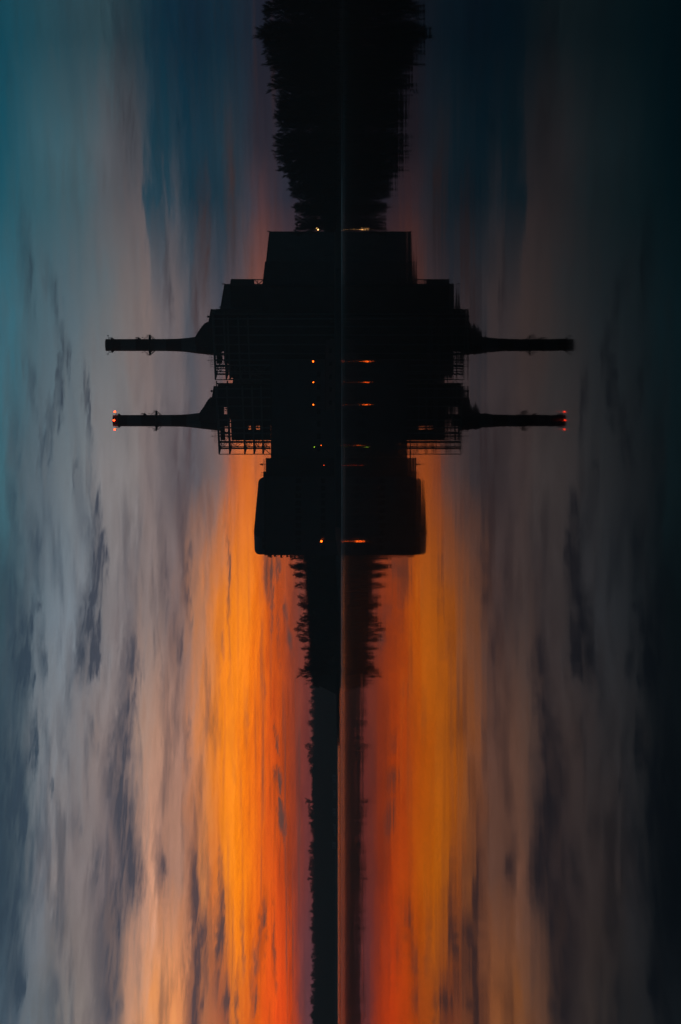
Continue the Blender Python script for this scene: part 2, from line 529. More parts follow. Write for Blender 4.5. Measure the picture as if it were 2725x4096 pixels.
# loose veils between the banks, and thin dark threads low in the afterglow
veil = w.noise(w.mapping(pos, (2.2, 6.1, 0), (0, 0, .03), (1 / 9.0, 1 / 85.0, 1)), 1.0, 6, .6, .12)
vm = w.math('MULTIPLY', w.rng(veil.outputs['Fac'], .47, .68), w.rng(az, -.10, .12, .58, .12))
vm = w.math('MULTIPLY', vm, w.rng(el, .055, .085))
thr = w.noise(w.mapping(pos, (5.2, 3.3, 0), (0, 0, .01), (1 / 6.0, 1 / 300.0, 1)), 1.0, 4, .6, .3)
tm = w.math('MULTIPLY', w.rng(thr.outputs['Fac'], .52, .68), w.rng(az, -.30, .05, .75, .25))
tm = w.math('MULTIPLY', tm, w.rng(el, .105, .05))
cloud = w.math('MAXIMUM', cloud, w.math('MAXIMUM', vm, tm))
slate = w.ramp(w.math('DIVIDE', el, .25), [(0, srgb(74, 58, 64)), (.18, srgb(96, 66, 60)), (.34, srgb(84, 66, 68)), (.55, srgb(70, 70, 80)), (.8, srgb(54, 68, 82)), (1, srgb(38, 60, 74))])
azf = w.rng(az, -.05, .30, 1.0, .45)
slate = w.vmath('SCALE', slate)
slate.node.inputs['Scale'].default_value = 1
W.links.new(azf, slate.node.inputs['Scale'])
sky = w.mix(cloud, sky, slate)
# fine streaks of lighter and darker vapour
fs = w.math('ADD', 1.0, w.math('ADD', w.math('MULTIPLY', w.math('SUBTRACT', nC.outputs['Fac'], .5), w.rng(el, .05, .13, .42, .07)), w.math('ADD', w.math('MULTIPLY', offB, .42), w.math('MULTIPLY', offD, w.rng(az, .02, .15, .26, .05)))))
sc_ = w.vmath('SCALE', sky)
W.links.new(fs, sc_.node.inputs['Scale'])
sky = sc_
hs = W.nodes.new('ShaderNodeHueSaturation')
hs.inputs['Saturation'].default_value = 1.0
hs.inputs['Value'].default_value = .97
W.links.new(sky, hs.inputs['Color'])
sky = hs.outputs[0]
# a trace of the physical twilight sky
st_ = W.nodes.new('ShaderNodeTexSky')
st_.sky_type = 'NISHITA'
st_.sun_disc = False
st_.sun_elevation = math.radians(0.0)
st_.sun_rotation = math.radians(-14)
nish = w.vmath('SCALE', st_.outputs[0])
nish.node.inputs['Scale'].default_value = .0012
sky = w.vmath('ADD', sky, nish)
# the sky stands behind the evening air: low down it is brighter than it looks from the shore
tau = w.math('MINIMUM', w.math('DIVIDE', 102.0 * HAZE, w.math('MAXIMUM', w.math('SINE', el), .01)), 2150 * HAZE)
veil_ = w.vmath('SCALE', (.011, .014, .016))
W.links.new(w.math('DIVIDE', tau, 2150 * HAZE), veil_.node.inputs['Scale'])
sky = w.vmath('MAXIMUM', w.vmath('SUBTRACT', sky, veil_), (.0015, .0015, .0015))
through = w.math('MULTIPLY', w.math('EXPONENT', w.math('MULTIPLY', tau, w.rng(w.math('ABSOLUTE', az), .5, 1.2, 1.0, 0.0))), 1.0)
sky = w.vmath('SCALE', sky)
W.links.new(through, sky.node.inputs['Scale'])
bg = W.nodes.new('ShaderNodeBackground')
bg.inputs['Strength'].default_value = 1.0
W.links.new(sky, bg.inputs['Color'])
world.cycles.sampling_method = 'MANUAL'
world.cycles.sample_map_resolution = 512
wo = W.nodes.new('ShaderNodeOutputWorld')
W.links.new(bg.outputs[0], wo.inputs['Surface'])

# ------------------------------------------------------------------ water
m, nt, b = new_mat('lake_water')
t = NT(nt)
tcw = nt.nodes.new('ShaderNodeTexCoord')
sp = nt.nodes.new('ShaderNodeSeparateXYZ')
nt.links.new(tcw.outputs['Object'], sp.inputs[0])
obj = tcw.outputs['Object']
# ripples lie across the lake: long sideways, short towards the shore
r1 = t.noise(t.mapping(obj, (0, 0, 0), (0, 0, .05), (3.2, .42, 1)), 1.0, 3, .5, .2)
r2 = t.noise(t.mapping(obj, (5, 9, 0), (0, 0, -.1), (9.0, 2.2, 1)), 1.0, 2, .5, .3)
s1 = t.vmath('SUBTRACT', r1.outputs['Color'], (.5, .5, .5))
s2 = t.vmath('SUBTRACT', r2.outputs['Color'], (.5, .5, .5))
# calm and ruffled patches
pat = t.noise(t.mapping(obj, (0, 0, 0), (0, 0, .1), (90, 26, 1)), 1.0, 3, .55)
amp = t.rng(pat.outputs['Fac'], .42, .66, .35, 1.3)
# ruffled lanes far out
wob = t.math('MULTIPLY', t.math('SUBTRACT', t.noise(t.mapping(obj, (2, 3, 0), (0, 0, 0), (160, 60, 1))).outputs['Fac'], .5), 30)
yy = t.math('ADD', sp.outputs['Y'], wob)
def band(y0, y1, k):
    q = (y1 - y0) * .3
    return t.math('MULTIPLY', t.math('MULTIPLY', t.rng(yy, y0, y0 + q), t.rng(yy, y1, y1 - q)), k)


patchy = t.rng(t.noise(t.mapping(obj, (8, 1, 0), (0, 0, 0), (70, 14, 1)), 1.0, 4, .6).outputs['Fac'], .44, .64)
# far out a breath of wind roughens the lake in broad lanes
lane = t.math('MAXIMUM', band(385, 440, 4.0), t.math('MULTIPLY', band(60, 300, 2.0), patchy))
rgh = t.math('MAXIMUM', band(392, 430, .33), band(480, 1480, .11))
rgh = t.math('MAXIMUM', rgh, band(300, 312, .15))
rgh = t.math('MAXIMUM', rgh, t.rng(yy, 90, 360, .022, .075))
amp = t.math('ADD', amp, lane)
sl = t.vmath('ADD', t.vmath('SCALE', s1), t.vmath('SCALE', s2))
add = sl.node
n1 = add.inputs[0].links[0].from_node
n2 = add.inputs[1].links[0].from_node
n1.inputs['Scale'].default_value = .011
n2.inputs['Scale'].default_value = .005
ss = t.vmath('SCALE', sl)
nt.links.new(amp, ss.node.inputs['Scale'])
flat = t.vmath('MULTIPLY', ss, (1, 1, 0))
nrm = t.vmath('NORMALIZE', t.vmath('ADD', flat, (0, 0, 1)))
nt.nodes.remove(b)
fr = nt.nodes.new('ShaderNodeFresnel')
fr.inputs['IOR'].default_value = 1.072
nt.links.new(nrm, fr.inputs['Normal'])
gl = nt.nodes.new('ShaderNodeBsdfGlossy')
gl.inputs['Color'].default_value = (.90, .80, .79, 1)     # even tint put into the gloss to dim and brown the reflections
nt.links.new(rgh, gl.inputs['Roughness'])
nt.links.new(nrm, gl.inputs['Normal'])
df = nt.nodes.new('ShaderNodeBsdfDiffuse')
df.inputs['Color'].default_value = (.012, .012, .010, 1)
ms = nt.nodes.new('ShaderNodeMixShader')
nt.links.new(fr.outputs[0], ms.inputs[0])
nt.links.new(df.outputs[0], ms.inputs[1])
# part of the surface is chopped finer and mixes its surroundings
g2_ = nt.nodes.new('ShaderNodeBsdfGlossy')
g2_.inputs['Color'].default_value = (.90, .80, .79, 1)
nt.links.new(nrm, g2_.inputs['Normal'])
nt.links.new(t.math('ADD', rgh, .11), g2_.inputs['Roughness'])
mg = nt.nodes.new('ShaderNodeMixShader')
mg.inputs[0].default_value = .018
nt.links.new(gl.outputs[0], mg.inputs[1])
nt.links.new(g2_.outputs[0], mg.inputs[2])
nt.links.new(mg.outputs[0], ms.inputs[2])
nt.links.new(ms.outputs[0], [n for n in nt.nodes if n.type == 'OUTPUT_MATERIAL'][0].inputs['Surface'])
mb = MB()
mb.v = [(-1100, -300, 0), (900, -300, 0), (900, 2100, 0), (-1100, 2100, 0)]
mb.f = [(0, 1, 2, 3)]
wt = mb.build('water', m)
wt['kind'] = 'structure'
wt['label'] = 'still dark lake mirroring the sunset sky and the station'

# ------------------------------------------------------------------ ground: shore and far hills in one sheet
SHORE = [(-2000, 1300), (-900, 1350), (-520, 1440), (-250, 1500), (-150, 1400), (-100, 860), (-86, 694), (-60, 655), (-24, 640), (-20, 572), (-10, 556), (96, 556), (110, 540), (116, 450), (120, 345), (128, 250), (150, 120), (220, 30), (500, -80), (3000, -300)]


def shore_dist(X, Y):
    """signed distance inland from the shore line"""
    best = np.full(X.shape, 1e9)
    for (x0, y0), (x1, y1) in zip(SHORE, SHORE[1:]):
        ex, ey = x1 - x0, y1 - y0
        q = np.clip(((X - x0) * ex + (Y - y0) * ey) / (ex * ex + ey * ey), 0, 1)
        best = np.minimum(best, np.hypot(X - x0 - q * ex, Y - y0 - q * ey))
    # inside test: crossing count downward in Y (land lies beyond the line)
    cnt = np.zeros(X.shape, int)
    for (x0, y0), (x1, y1) in zip(SHORE, SHORE[1:]):
        hit = ((x0 <= X) & (X < x1)) | ((x1 <= X) & (X < x0))
        yc = y0 + (X - x0) / ((x1 - x0) or 1e-9) * (y1 - y0)
        cnt += (hit & (Y > yc)).astype(int)
    return np.where(cnt % 2 == 1, best, -best)


def sstep(a, b, x):
    q = np.clip((x - a) / (b - a), 0, 1)
    return q * q * (3 - 2 * q)


def bumps(X, Y, s):
    return (np.sin(X / s + 1.3) * np.cos(Y / s * .8 + .4) + .5 * np.sin(X / s * 2.3 + Y / s * 1.7) + .25 * np.sin(X / s * 5.1 - Y / s * 3.9)) / 1.75


def ground_z(X, Y):
    X, Y = np.asarray(X, float), np.asarray(Y, float)
    d = shore_dist(X, Y)
    z = np.clip(d * .22, -1.2, 1.9) + np.clip(d - 12, 0, 60) * .012
    # embankment left of the station
    crest = np.interp(X, [-115, -92, -70, -50, -22, -5, 10], [0, 10.4, 10.6, 11.0, 13.2, 12, 0])
    z = z + crest * sstep(655, 690, Y) * (1 - sstep(760, 860, Y)) * (1 + .05 * bumps(X, Y, 9))
    # wooded ridge beyond the far bay
    side = 1 - sstep(-220, -80, X)
    z = z + side * sstep(1530, 1730, Y + 20 * bumps(X, Y, 70)) * (21 + 1.6 * bumps(X, Y, 55))
    z = z + (1 - side) * sstep(900, 1600, Y) * 12
    return np.where(d < 0, np.clip(d * .22, -1.2, 0), z)


xs_ = np.concatenate([np.arange(-1100, -760, 20), np.arange(-760, -160, 12), np.arange(-160, 180, 5), np.arange(180, 500, 20), np.arange(500, 901, 100)])
ys_ = np.concatenate([np.arange(-300, 200, 20), np.arange(200, 900, 6), np.arange(900, 1400, 25), np.arange(1400, 1900, 12), np.arange(1900, 2101, 50)])
GX, GY = np.meshgrid(xs_, ys_)
GZ = ground_z(GX, GY)
nx, ny = len(xs_), len(ys_)
gv = np.stack([GX.ravel(), GY.ravel(), GZ.ravel()], 1)
gf = [(j * nx + i, j * nx + i + 1, (j + 1) * nx + i + 1, (j + 1) * nx + i) for j in range(ny - 1) for i in range(nx - 1)
      if max(GZ[j, i], GZ[j, i + 1], GZ[j + 1, i], GZ[j + 1, i + 1]) > -1.15]
me = bpy.data.meshes.new('ground')
me.from_pydata(gv.tolist(), [], gf)
me.materials.append(M['ground'])
for p in me.polygons:
    p.use_smooth = True
go = bpy.data.objects.new('ground', me)
COL.objects.link(go)
go['kind'] = 'structure'
go['label'] = 'dark earth shore, embankment and wooded ridge around the lake'


def gz(x, y):
    return float(ground_z(np.array([x]), np.array([y]))[0])


# ------------------------------------------------------------------ the power station
Z0 = 1.6


def windows_on(th, p, d, n, w_, h_, z, first, step, depth_dir, frame=M['steel_dark']):
    """n framed windows along direction d on the wall through p; each its own part with a pane"""
    for i in range(n):
        c = p + d * (first + step * i)
        fm, pm = MB(), MB()
        out = -depth_dir
        a0 = c + out * .02
        for q0, q1, za, zb in ((0, w_, z, z + .15), (0, w_, z + h_ - .15, z + h_), (0, .15, z + .15, z + h_ - .15), (w_ - .15, w_, z + .15, z + h_ - .15), (w_ / 2 - .06, w_ / 2 + .06, z + .15, z + h_ - .15)):
            fm.obox(a0 + d * q0, q1 - q0, .12, za, zb, d, out)
        pm.obox(a0 + d * .16, w_ - .32, .05, z + .16, z + h_ - .16, d, out)
        fo = fm.build('window', frame, th)
        pm.build('pane', M['glass'], fo)


def block(name, label, cat, ysn, D, ysr, xs, la, mat, z0=Z0, parapet=.5, wins=None, lb=None):
    """a building on the turned plan: near corner at column ysn, end wall running back to column ysr"""
    p = Vector((PX(ysn, D), D, 0))
    if lb is None:
        lb = run_to(p, BX, ysr)
    zt = PZ(xs, D)
    th = thing(name, label, cat, (p.x, p.y, z0))
    mb = MB()
    mb.obox(p, la, lb, z0 - 1.5, zt - parapet)
    mb.build('wall', mat, th)
    mb = MB()
    e = .12
    mb.obox(p - AX * e - BX * e, la + 2 * e, lb + 2 * e, zt - parapet, zt)
    mb.build('roof', M['roof'], th)
    if wins:
        for (n, w_, h_, z, first, step) in wins:
            windows_on(th, p, AX, n, w_, h_, z, first, step, BX)
    return th, p, lb, zt


# right-hand end block
xA, yA = z1(1052, 255)
xA2, yA2 = z1(1068, 70)
thA, pA, lbA, ztA = block('end_block', 'tall windowless block with flat roof at the right end of station, beside the trees', 'building', yA, 600, yA2, xA, 26, M['cladding'])
mb = MB()
q = pA + BX * lbA
mb.bar((q.x, q.y, ztA), (q.x, q.y, ztA + .9), .25)
mb.bar((q.x - .4, q.y, ztA + .5), (q.x + .4, q.y, ztA + .5), .15)
mb.build('roof_post', M['steel_dark'], thA)
mb = MB()
mb.obox(pA + BX * 6 - AX * .25, .1, 5, 2, 7, AX, BX)
mb.build('loading_door', M['steel_dark'], thA)

xB, yB = z1(1029, 366)
thB, pB, lbB, ztB = block('annex_block', 'slightly taller dark annex between the end block and the bunker house', 'building', yB + 30, 604, 1048, xB, 20, M['cladding_dark'])

# bunker house with a tall stair wall and truss
xC, yC = z1(830, 405)
xC2, yC2 = z1(835, 363)
thC, pC, lbC, ztC = block('bunker_house', 'tall bunker house with an open braced corner high above the annex', 'building', yC, 612, z1(0, 394)[1], z1(975, 363)[0], 18, M['cladding_dark'])
lbu = run_to(pC, BX, yC2)
zc0, zc1 = PZ(z1(975, 363)[0], 612), PZ(xC, 612)
wl = MB()
wl.obox(pC + Vector((0, .01, 0)), 18, lbu, zc0 + .003, zc1)
wl.build('upper_wall', M['cladding_dark'], thC)
# open corner under the overhang, cross-braced
e0, e1 = pC + BX * (lbu - .2), pC + BX * lbC
zq = PZ(z1(1032, 363)[0], 612) - 1
for oo in (AX * .2, AX * 4):
    mb = MB()
    c = e0 + oo
    mb.bar((c.x, c.y, zq), (c.x, c.y, zc0 + .1), .36)
    mb.build('corner_post', M['steel_dark'], thC)
for f0, f1 in (((e0, zc0 - .1), (e1, (zc0 + zq) / 2 + .4)), ((e0, zq + .6), (e1, (zc0 + zq) / 2 + .4)), ((e0, (zc0 + zq) / 2 + .9), (e1, (zc0 + zq) / 2 + .9))):
    mb = MB()
    mb.bar((f0[0].x, f0[0].y, f0[1]), (f1[0].x, f1[0].y, f1[1]), .22)
    mb.build('brace', M['steel_dark'], thC)

# upper boiler house, roof rising to the left
x0_, y0_ = z1(770, 548)
thU, pU, lbU, ztU = block('upper_boiler_house', 'upper boiler house with sloping roof edge and three vent pipes, right of the chimney', 'building', y0_, 615, z1(795, 393)[1], x0_, 16, M['cladding'], wins=[(3, 3, 2.2, 38, 2, 4.6)])
mb = MB()
q = pU + BX * lbU
mb.bar((q.x, q.y + .3, ztU - .2), (q.x, q.y + .3, ztU + 1.2), .35)
mb.build('roof_post', M['steel_dark'], thU)
for zy in (509, 525, 538):
    xx, yv = z1(770, zy)
    lv = run_to(pU, BX, yv)
    q = pU + BX * lv + AX * 2
    mb = MB()
    hh = {509: .9, 525: 2.2, 538: 2.3}[zy]
    mb.tube([(q.x, q.y, ztU - .1), (q.x, q.y, ztU + hh * .85), (q.x + .1, q.y, ztU + hh)], [.32, .32, .18], 8)
    mb.build('vent_pipe', M['steel_dark'], thU)
for zy in (436, 455, 470):
    lv = run_to(pU, BX, z1(0, zy)[1])
    q = pU + BX * lv
    mb = MB()
    mb.bar((q.x, q.y + .4, ztU), (q.x, q.y + .4, ztU + .55), .12)
    mb.build('roof_post', M['steel_dark'], thU)


def fan_house(name, label, zxr, zyr, zxl, zyl, D, la):
    x, y = z1(zxl, zyl)
    xr_, yr_ = z1(zxr, zyr)
    th, p, lb, zt = block(name, label, 'building', y, D, yr_, x, la, M['cladding_dark'])
    mb = MB()
    q = p + BX * (lb * .62)
    mb.tube([(q.x, q.y + 1, zt - .1), (q.x, q.y + 1, zt + .35)], [.35, .35], 8)
    mb.ball((q.x, q.y + 1, zt + .7), .5, 8)
    mb.build('roof_fan', M['steel_dark'], th)
    return th, p, lb, zt


thD, pD, lbD, ztD = fan_house('duct_house', 'square duct house beside the right chimney, feeding its sloping flue', 697, 549, 691, 665, 622, 10)
thF, pF, lbF, ztF = fan_house('duct_house', 'square duct house beside the left chimney, feeding its sloping flue', 722, 1022, 718, 1098, 640, 4)

# middle block joining the two units
xE, yE = z1(826, 1150)
thE, pE, lbE, ztE = block('middle_block', 'broad dark block filling the gap between the two chimneys', 'building', yE, 648, z1(0, 800)[1], xE, 6, M['cladding_dark'])
for zy in (978, 1018):
    lv = run_to(pE, BX, z1(0, zy)[1])
    q = pE + BX * lv
    mb = MB()
    mb.bar((q.x, q.y + .3, ztE - .1), (q.x, q.y + .3, ztE + 2.1), .32)
    mb.build('roof_post', M['steel_dark'], thE)


# chimneys -----------------------------------------------------------
def chimney(label, zyc, D, zx_top, r8, prof, plats, bands, zx_base, lit):
    xt, yc = z1(zx_top, zyc)
    k = .6505 * D / F             # metres per crop pixel
    X = PX(yc, D)
    zb = PZ(z1(zx_base, 0)[0], D)
    th = thing('chimney', label, 'chimney', (X, D, zb), 'banded chimneys of the power station')
    Zof = lambda zx: PZ(z1(zx, 0)[0], D)
    pr = [(r * k, Zof(zx)) for zx, r in prof][::-1]
    mb = MB()
    mb.lathe((X, D), pr, 48, False)
    # open mouth with a thick rim
    rt, zt = pr[-1]
    mb.lathe((X, D), [(rt, zt), (rt + .06, zt + .12), (rt - .3, zt + .12), (rt - .35, zt - 3)], 48, False)
    bz = [Zof(z) - zb for z in bands]
    o = mb.build('shaft', chimney_paint('chimney_bands', bz), th, True)
    for zx, r, half in plats:
        z = Zof(zx)
        # radius of the shaft there
        rs = np.interp(zx, [p_[0] for p_ in prof], [p_[1] for p_ in prof]) * k
        ro = r * k
        mb = MB()
        n = 40
        rng = range(n) if not half else range(-6, 7)
        if half:
            for i in rng:
                a0, a1 = 2 * math.pi * i / n, 2 * math.pi * (i + 1) / n
                mb.hexa([(X + q_ * math.cos(t_), D + q_ * math.sin(t_), zz) for zz in (z - .25, z) for q_, t_ in ((rs - .05, a0), (ro, a0), (ro, a1), (rs - .05, a1))])
        else:
            mb.ring((X, D), rs - .05, ro, z - .25, z)
        deck = mb.build('platform', M['steel_dark'], th)
        rl = MB()
        bk = MB()
        step = 1 if half else 2
        for i in list(rng)[::step]:
            a = 2 * math.pi * i / n
            c, s_ = math.cos(a), math.sin(a)
            rl.bar((X + (ro - .06) * c, D + (ro - .06) * s_, z + .003), (X + (ro - .06) * c, D + (ro - .06) * s_, z + 1.25), .07)
            bk = MB()
            bk.bar((X + (ro - .1) * c, D + (ro - .1) * s_, z - .26), (X + (rs - .02) * c, D + (rs - .02) * s_, z - .26 - (ro - rs) * 1.1), .12)
            bk.build('bracket', M['steel_dark'], deck)
        for i in rng:
            a0, a1 = 2 * math.pi * i / n, 2 * math.pi * (i + 1) / n
            for hh in (.65, 1.22):
                rl.bar((X + (ro - .06) * math.cos(a0), D + (ro - .06) * math.sin(a0), z + hh), (X + (ro - .06) * math.cos(a1), D + (ro - .06) * math.sin(a1), z + hh), .05)
        rl.build('railing', M['steel_dark'], deck)
        if ro - rs > 1.0 and not half:
            for sgn in (-1, 1):
                mb = MB()
                xx = X + sgn * (ro - .2)
                mb.bar((X + sgn * (rs + .02), D, z + 2.6), (xx, D, z + .05), .16)
                mb.bar((X + sgn * (rs + .6), D - .4, z + 2.1), (X + sgn * (rs + .6), D - .4, z + 3.3), .09)
                mb.ball((X + sgn * (rs + .6), D - .4, z + 3.3), .22, 8)
                mb.build('floodlight_arm', M['steel_dark'], deck)
    # ladder cage up the lake side
    mb = MB()
    za, zb2 = Zof(zx_base) , pr[-1][1]
    ang = -math.pi / 2 + .5
    zz = za
    lad = []
    while zz < zb2 - .5:
        rr = np.interp(zz, [p_[1] for p_ in pr], [p_[0] for p_ in pr]) + .18
        lad.append(Vector((X + rr * math.cos(ang), D + rr * math.sin(ang), zz)))
        zz += 1.5
    tx = Vector((-math.sin(ang), math.cos(ang), 0)) * .28
    for p0, p1 in zip(lad, lad[1:]):
        mb.bar(p0 - tx, p1 - tx, .07)
        mb.bar(p0 + tx, p1 + tx, .07)
        mb.bar(p0 - tx, p0 + tx, .06)
    mb.build('ladder', M['steel_dark'], th)
    # aviation beacons at the mouth
    zt = Zof(zx_top + 9)
    for a in (math.pi + .12, -math.pi / 2, -.12):
        rr = rt + 1.15 * abs(math.cos(a)) + .35
        c = Vector((X + rr * math.cos(a), D + rr * math.sin(a), zt))
        mb = MB()
        mb.tube([(c.x, c.y, zt - .55), (c.x, c.y, zt - .25)], [.2, .2], 8)
        mb.bar((X + (rt - .02) * math.cos(a), D + (rt - .02) * math.sin(a), zt - .45), (c.x, c.y, zt - .45), .1)
        h_ = mb.build('beacon_housing', M['steel_dark'], th)
        mb = MB()
        mb.ball((c.x, c.y, zt), .46 if lit else .24, 10)
        mb.build('beacon_lens', M['beacon'] if lit else M['glass'], h_, True)
    return th


prof1 = [(70, 36.5), (100, 36.6), (335, 36.8), (440, 37.2), (500, 38.5), (540, 41), (580, 45), (620, 51), (680, 57), (735, 62), (756, 63)]
c1 = chimney('unlit banded chimney, the taller of the two, right', 769, 645, 70, 36, prof1,
             [(104, 47, False), (268, 48, True), (337, 64, False)], [756, 735, 630, 537, 443, 345, 258, 165, 60], 756, False)
prof2 = [(115, 34.5), (150, 35), (375, 35.5), (480, 36), (540, 37.5), (580, 40.5), (620, 45), (660, 50), (720, 57), (765, 62), (780, 63)]
c2 = chimney('banded chimney with three red beacons lit around its mouth', 1234, 664, 115, 35, prof2,
             [(147, 44, False), (303, 47, True), (377, 63, False)], [780, 757, 655, 568, 475, 380, 290, 205, 105], 780, True)


def hood(label, pts, D, depth):
    th = thing('flue_duct', label, 'flue', (PX(z1(0, pts[-1][1])[1], D), D, PZ(z1(pts[-1][0], 0)[0], D)), 'sloping flue ducts into the chimneys')
    poly = []
    for zx, zy in pts:
        x, y = z1(zx, zy)
        poly.append(pt(x, y, D))
    y0 = D - depth / 2
    poly = [Vector((p.x, y0, p.z)) for p in poly]
    mb = MB()
    mb.prism(poly, (0, depth, 0))
    mb.build('casing', M['cladding_dark'], th)
    mb = MB()
    for i in range(2, len(poly) - 3):
        a, c = poly[i], poly[i + 1]
        for f_ in (.02, .5):
            s_ = a.lerp(c, f_)
            mb.bar((s_.x, y0 - .1, s_.z + .1), (s_.x, y0 + depth + .1, s_.z + .1), .3)
    mb.build('stiffener', M['steel_dark'], th)
    return th


hood('steel flue duct sloping up into the right chimney', [(752, 625), (692, 632), (680, 640), (662, 658), (640, 690), (622, 719), (618, 769), (752, 790)], 640, 5)
hood('steel flue duct sloping up into the left chimney', [(778, 1090), (714, 1092), (704, 1104), (690, 1122), (668, 1158), (646, 1187), (642, 1234), (778, 1250)], 659, 5)
mb = MB()
q = pt(*z1(640, 690), 640)
mb.bar(pt(*z1(645, 690), 640), pt(*z1(609, 690), 640), .14)
ro_ = mb.build('lightning_rod', M['steel_dark'])
tag(ro_, 'thin rod standing on the slope of the right flue duct', 'rod')


# steel gantries ------------------------------------------------------
def gantry(label, ysr, D, cols_, beams, xs_bot, panels, end_cols, infill):
    p = Vector((PX(ysr, D), D, 0))
    th = thing('steel_gantry', label, 'gantry', (p.x, p.y, Z0), 'open steel gantries in front of the boilers')
    Ltot = run_to(p, AX, end_cols[-1])
    pe = p + AX * Ltot
    Zb = [PZ(x, pe.y) for x in beams]
    zbot = PZ(xs_bot, pe.y)
    along = [run_to(p, AX, y) for y in cols_]
    ends = [run_to(p, AX, y) for y in end_cols]
    wb = .62
    DEP = 5.0
    lastc = ends[0]
    for back in (0, 1):
        o = p + BX * (DEP * back)
        for s_ in along:
            mb = MB()
            c = o + AX * s_
            mb.bar((c.x, c.y, Z0), (c.x, c.y, Zb[0]), .55)
            mb.build('column', M['steel'], th)
        for s_ in ends:
            mb = MB()
            c = o + AX * s_
            mb.bar((c.x, c.y, zbot), (c.x, c.y, Zb[0] - .02), .42 if s_ != ends[-1] else .34)
            mb.build('hanger', M['steel'], th)
        for i, z in enumerate(Zb):
            mb = MB()
            a_, e_ = o, o + AX * Ltot
            mb.bar((a_.x, a_.y, z), (e_.x, e_.y, z), wb if i else .5)
            # bracket that tapers to the tip
            k_ = o + AX * lastc
            mb.bar((k_.x, k_.y, z - 1.15), (e_.x, e_.y, z - .1), .34)
            mb.build('beam', M['steel'], th)
    for i, z in enumerate(Zb):
        for s_ in along + ends:
            c = p + AX * s_ + BX * .32
            d_ = c + BX * (DEP - .64)
            mb = MB()
            mb.bar((c.x, c.y, z - .05), (d_.x, d_.y, z - .05), .3)
            mb.build('cross_beam', M['steel'], th)
    # diagonal bracing in the end bay and the long bays
    br = MB()
    lv = Zb + [zbot]
    x0 = along[-1]
    for i in range(len(lv) - 1):
        zt_, zb_ = lv[i] - .3, lv[i + 1] + .3
        c0, c1 = p + AX * x0, p + AX * ends[0]
        mid = (zt_ + zb_) / 2
        for back in (0, 1):
            o = BX * (DEP * back)
            br.bar(Vector((c0.x, c0.y, zt_)) + o, Vector((c1.x, c1.y, mid)) + o, .2)
            br.bar(Vector((c0.x, c0.y, zb_)) + o, Vector((c1.x, c1.y, mid)) + o, .2)
            br.bar(Vector((c0.x, c0.y, zb_)) + o, Vector((c1.x, c1.y, zt_)) + o, .13)
        br.bar(Vector((c0.x, c0.y, mid)), Vector((c1.x, c1.y, mid)), .24)
        # stair flights and pipes hung in the bay
        g = p + AX * (x0 * .45 + ends[0] * .55) + BX * 2.5
        br.bar((g.x, g.y, zb_), (g.x, g.y, zt_), .26)
    k0, k1 = p + AX * ends[-2], p + AX * ends[-1]
    br.bar(Vector((k0.x, k0.y, Zb[-1] - .2)), Vector((k1.x, k1.y, zbot)), .26)
    br.build('bracing', M['steel'], th)
    # cladding panels set behind the front frame
    for (xa, xb, ya, yb) in panels:
        mb = MB()
        sa, sb = run_to(p, AX, ya), run_to(p, AX, yb)
        q0 = p + AX * sa + BX * 1.6
        za, zb_ = PZ(xb, q0.y + .3), PZ(xa, q0.y + .3)
        mb.obox(q0, sb - sa, .35, max(za, Z0), zb_)
        mb.build('cladding_panel', M['cladding_dark'], th)
    # lattice inside the open strips
    lt = MB()
    for (xa, xb, ya, yb) in infill:
        sa, sb = run_to(p, AX, ya), run_to(p, AX, yb)
        q0, q1 = p + AX * sa + BX * 3.2, p + AX * sb + BX * 3.2
        za, zb_ = PZ(xb, q0.y), PZ(xa, q0.y)
        lt.bar((q0.x, q0.y, za), (q1.x, q1.y, zb_), .16)
        m0, m1 = q0.lerp(q1, .33), q0.lerp(q1, .6)
        lt.bar((m0.x, m0.y, za), (m0.x, m0.y, zb_), .34)
        lt.bar((m1.x, m1.y, za), (m1.x, m1.y, zb_), .16)
        lt.bar((m0.x, m0.y, zb_), (q1.x, q1.y, za), .13)
        g = (za + zb_) / 2
        lt.bar((q0.x, q0.y, g), (q1.x, q1.y, g), .13)
    if lt.v:
        lt.build('lattice', M['steel_dark'], th)
    # walkway railing and lamps along the top
    mb = MB()
    s_ = max(0, ends[0] - 9)
    zt_ = Zb[0] + .3
    while s_ < ends[0] - 2.0:
        c = p + AX * s_
        mb.bar((c.x, c.y, zt_ - .1), (c.x, c.y, zt_ + 1.5), .09)
        s_ += 1.1
    for hh in (.8, 1.5):
        c, d_ = p + AX * max(0, ends[0] - 9), p + AX * (ends[0] - 2.2)
        mb.bar((c.x, c.y, zt_ + hh), (d_.x, d_.y, zt_ + hh), .08)
    mb.build('railing', M['steel_dark'], th)
    for k_ in (8.2, 5.5):
        c = p + AX * max(0, ends[0] - k_)
        mb = MB()
        mb.bar((c.x, c.y, zt_), (c.x, c.y, zt_ + 3.1), .1)
        mb.ball((c.x, c.y, zt_ + 2.3), .25, 8)
        mb.build('lamp_mast', M['steel_dark'], th)
    return th


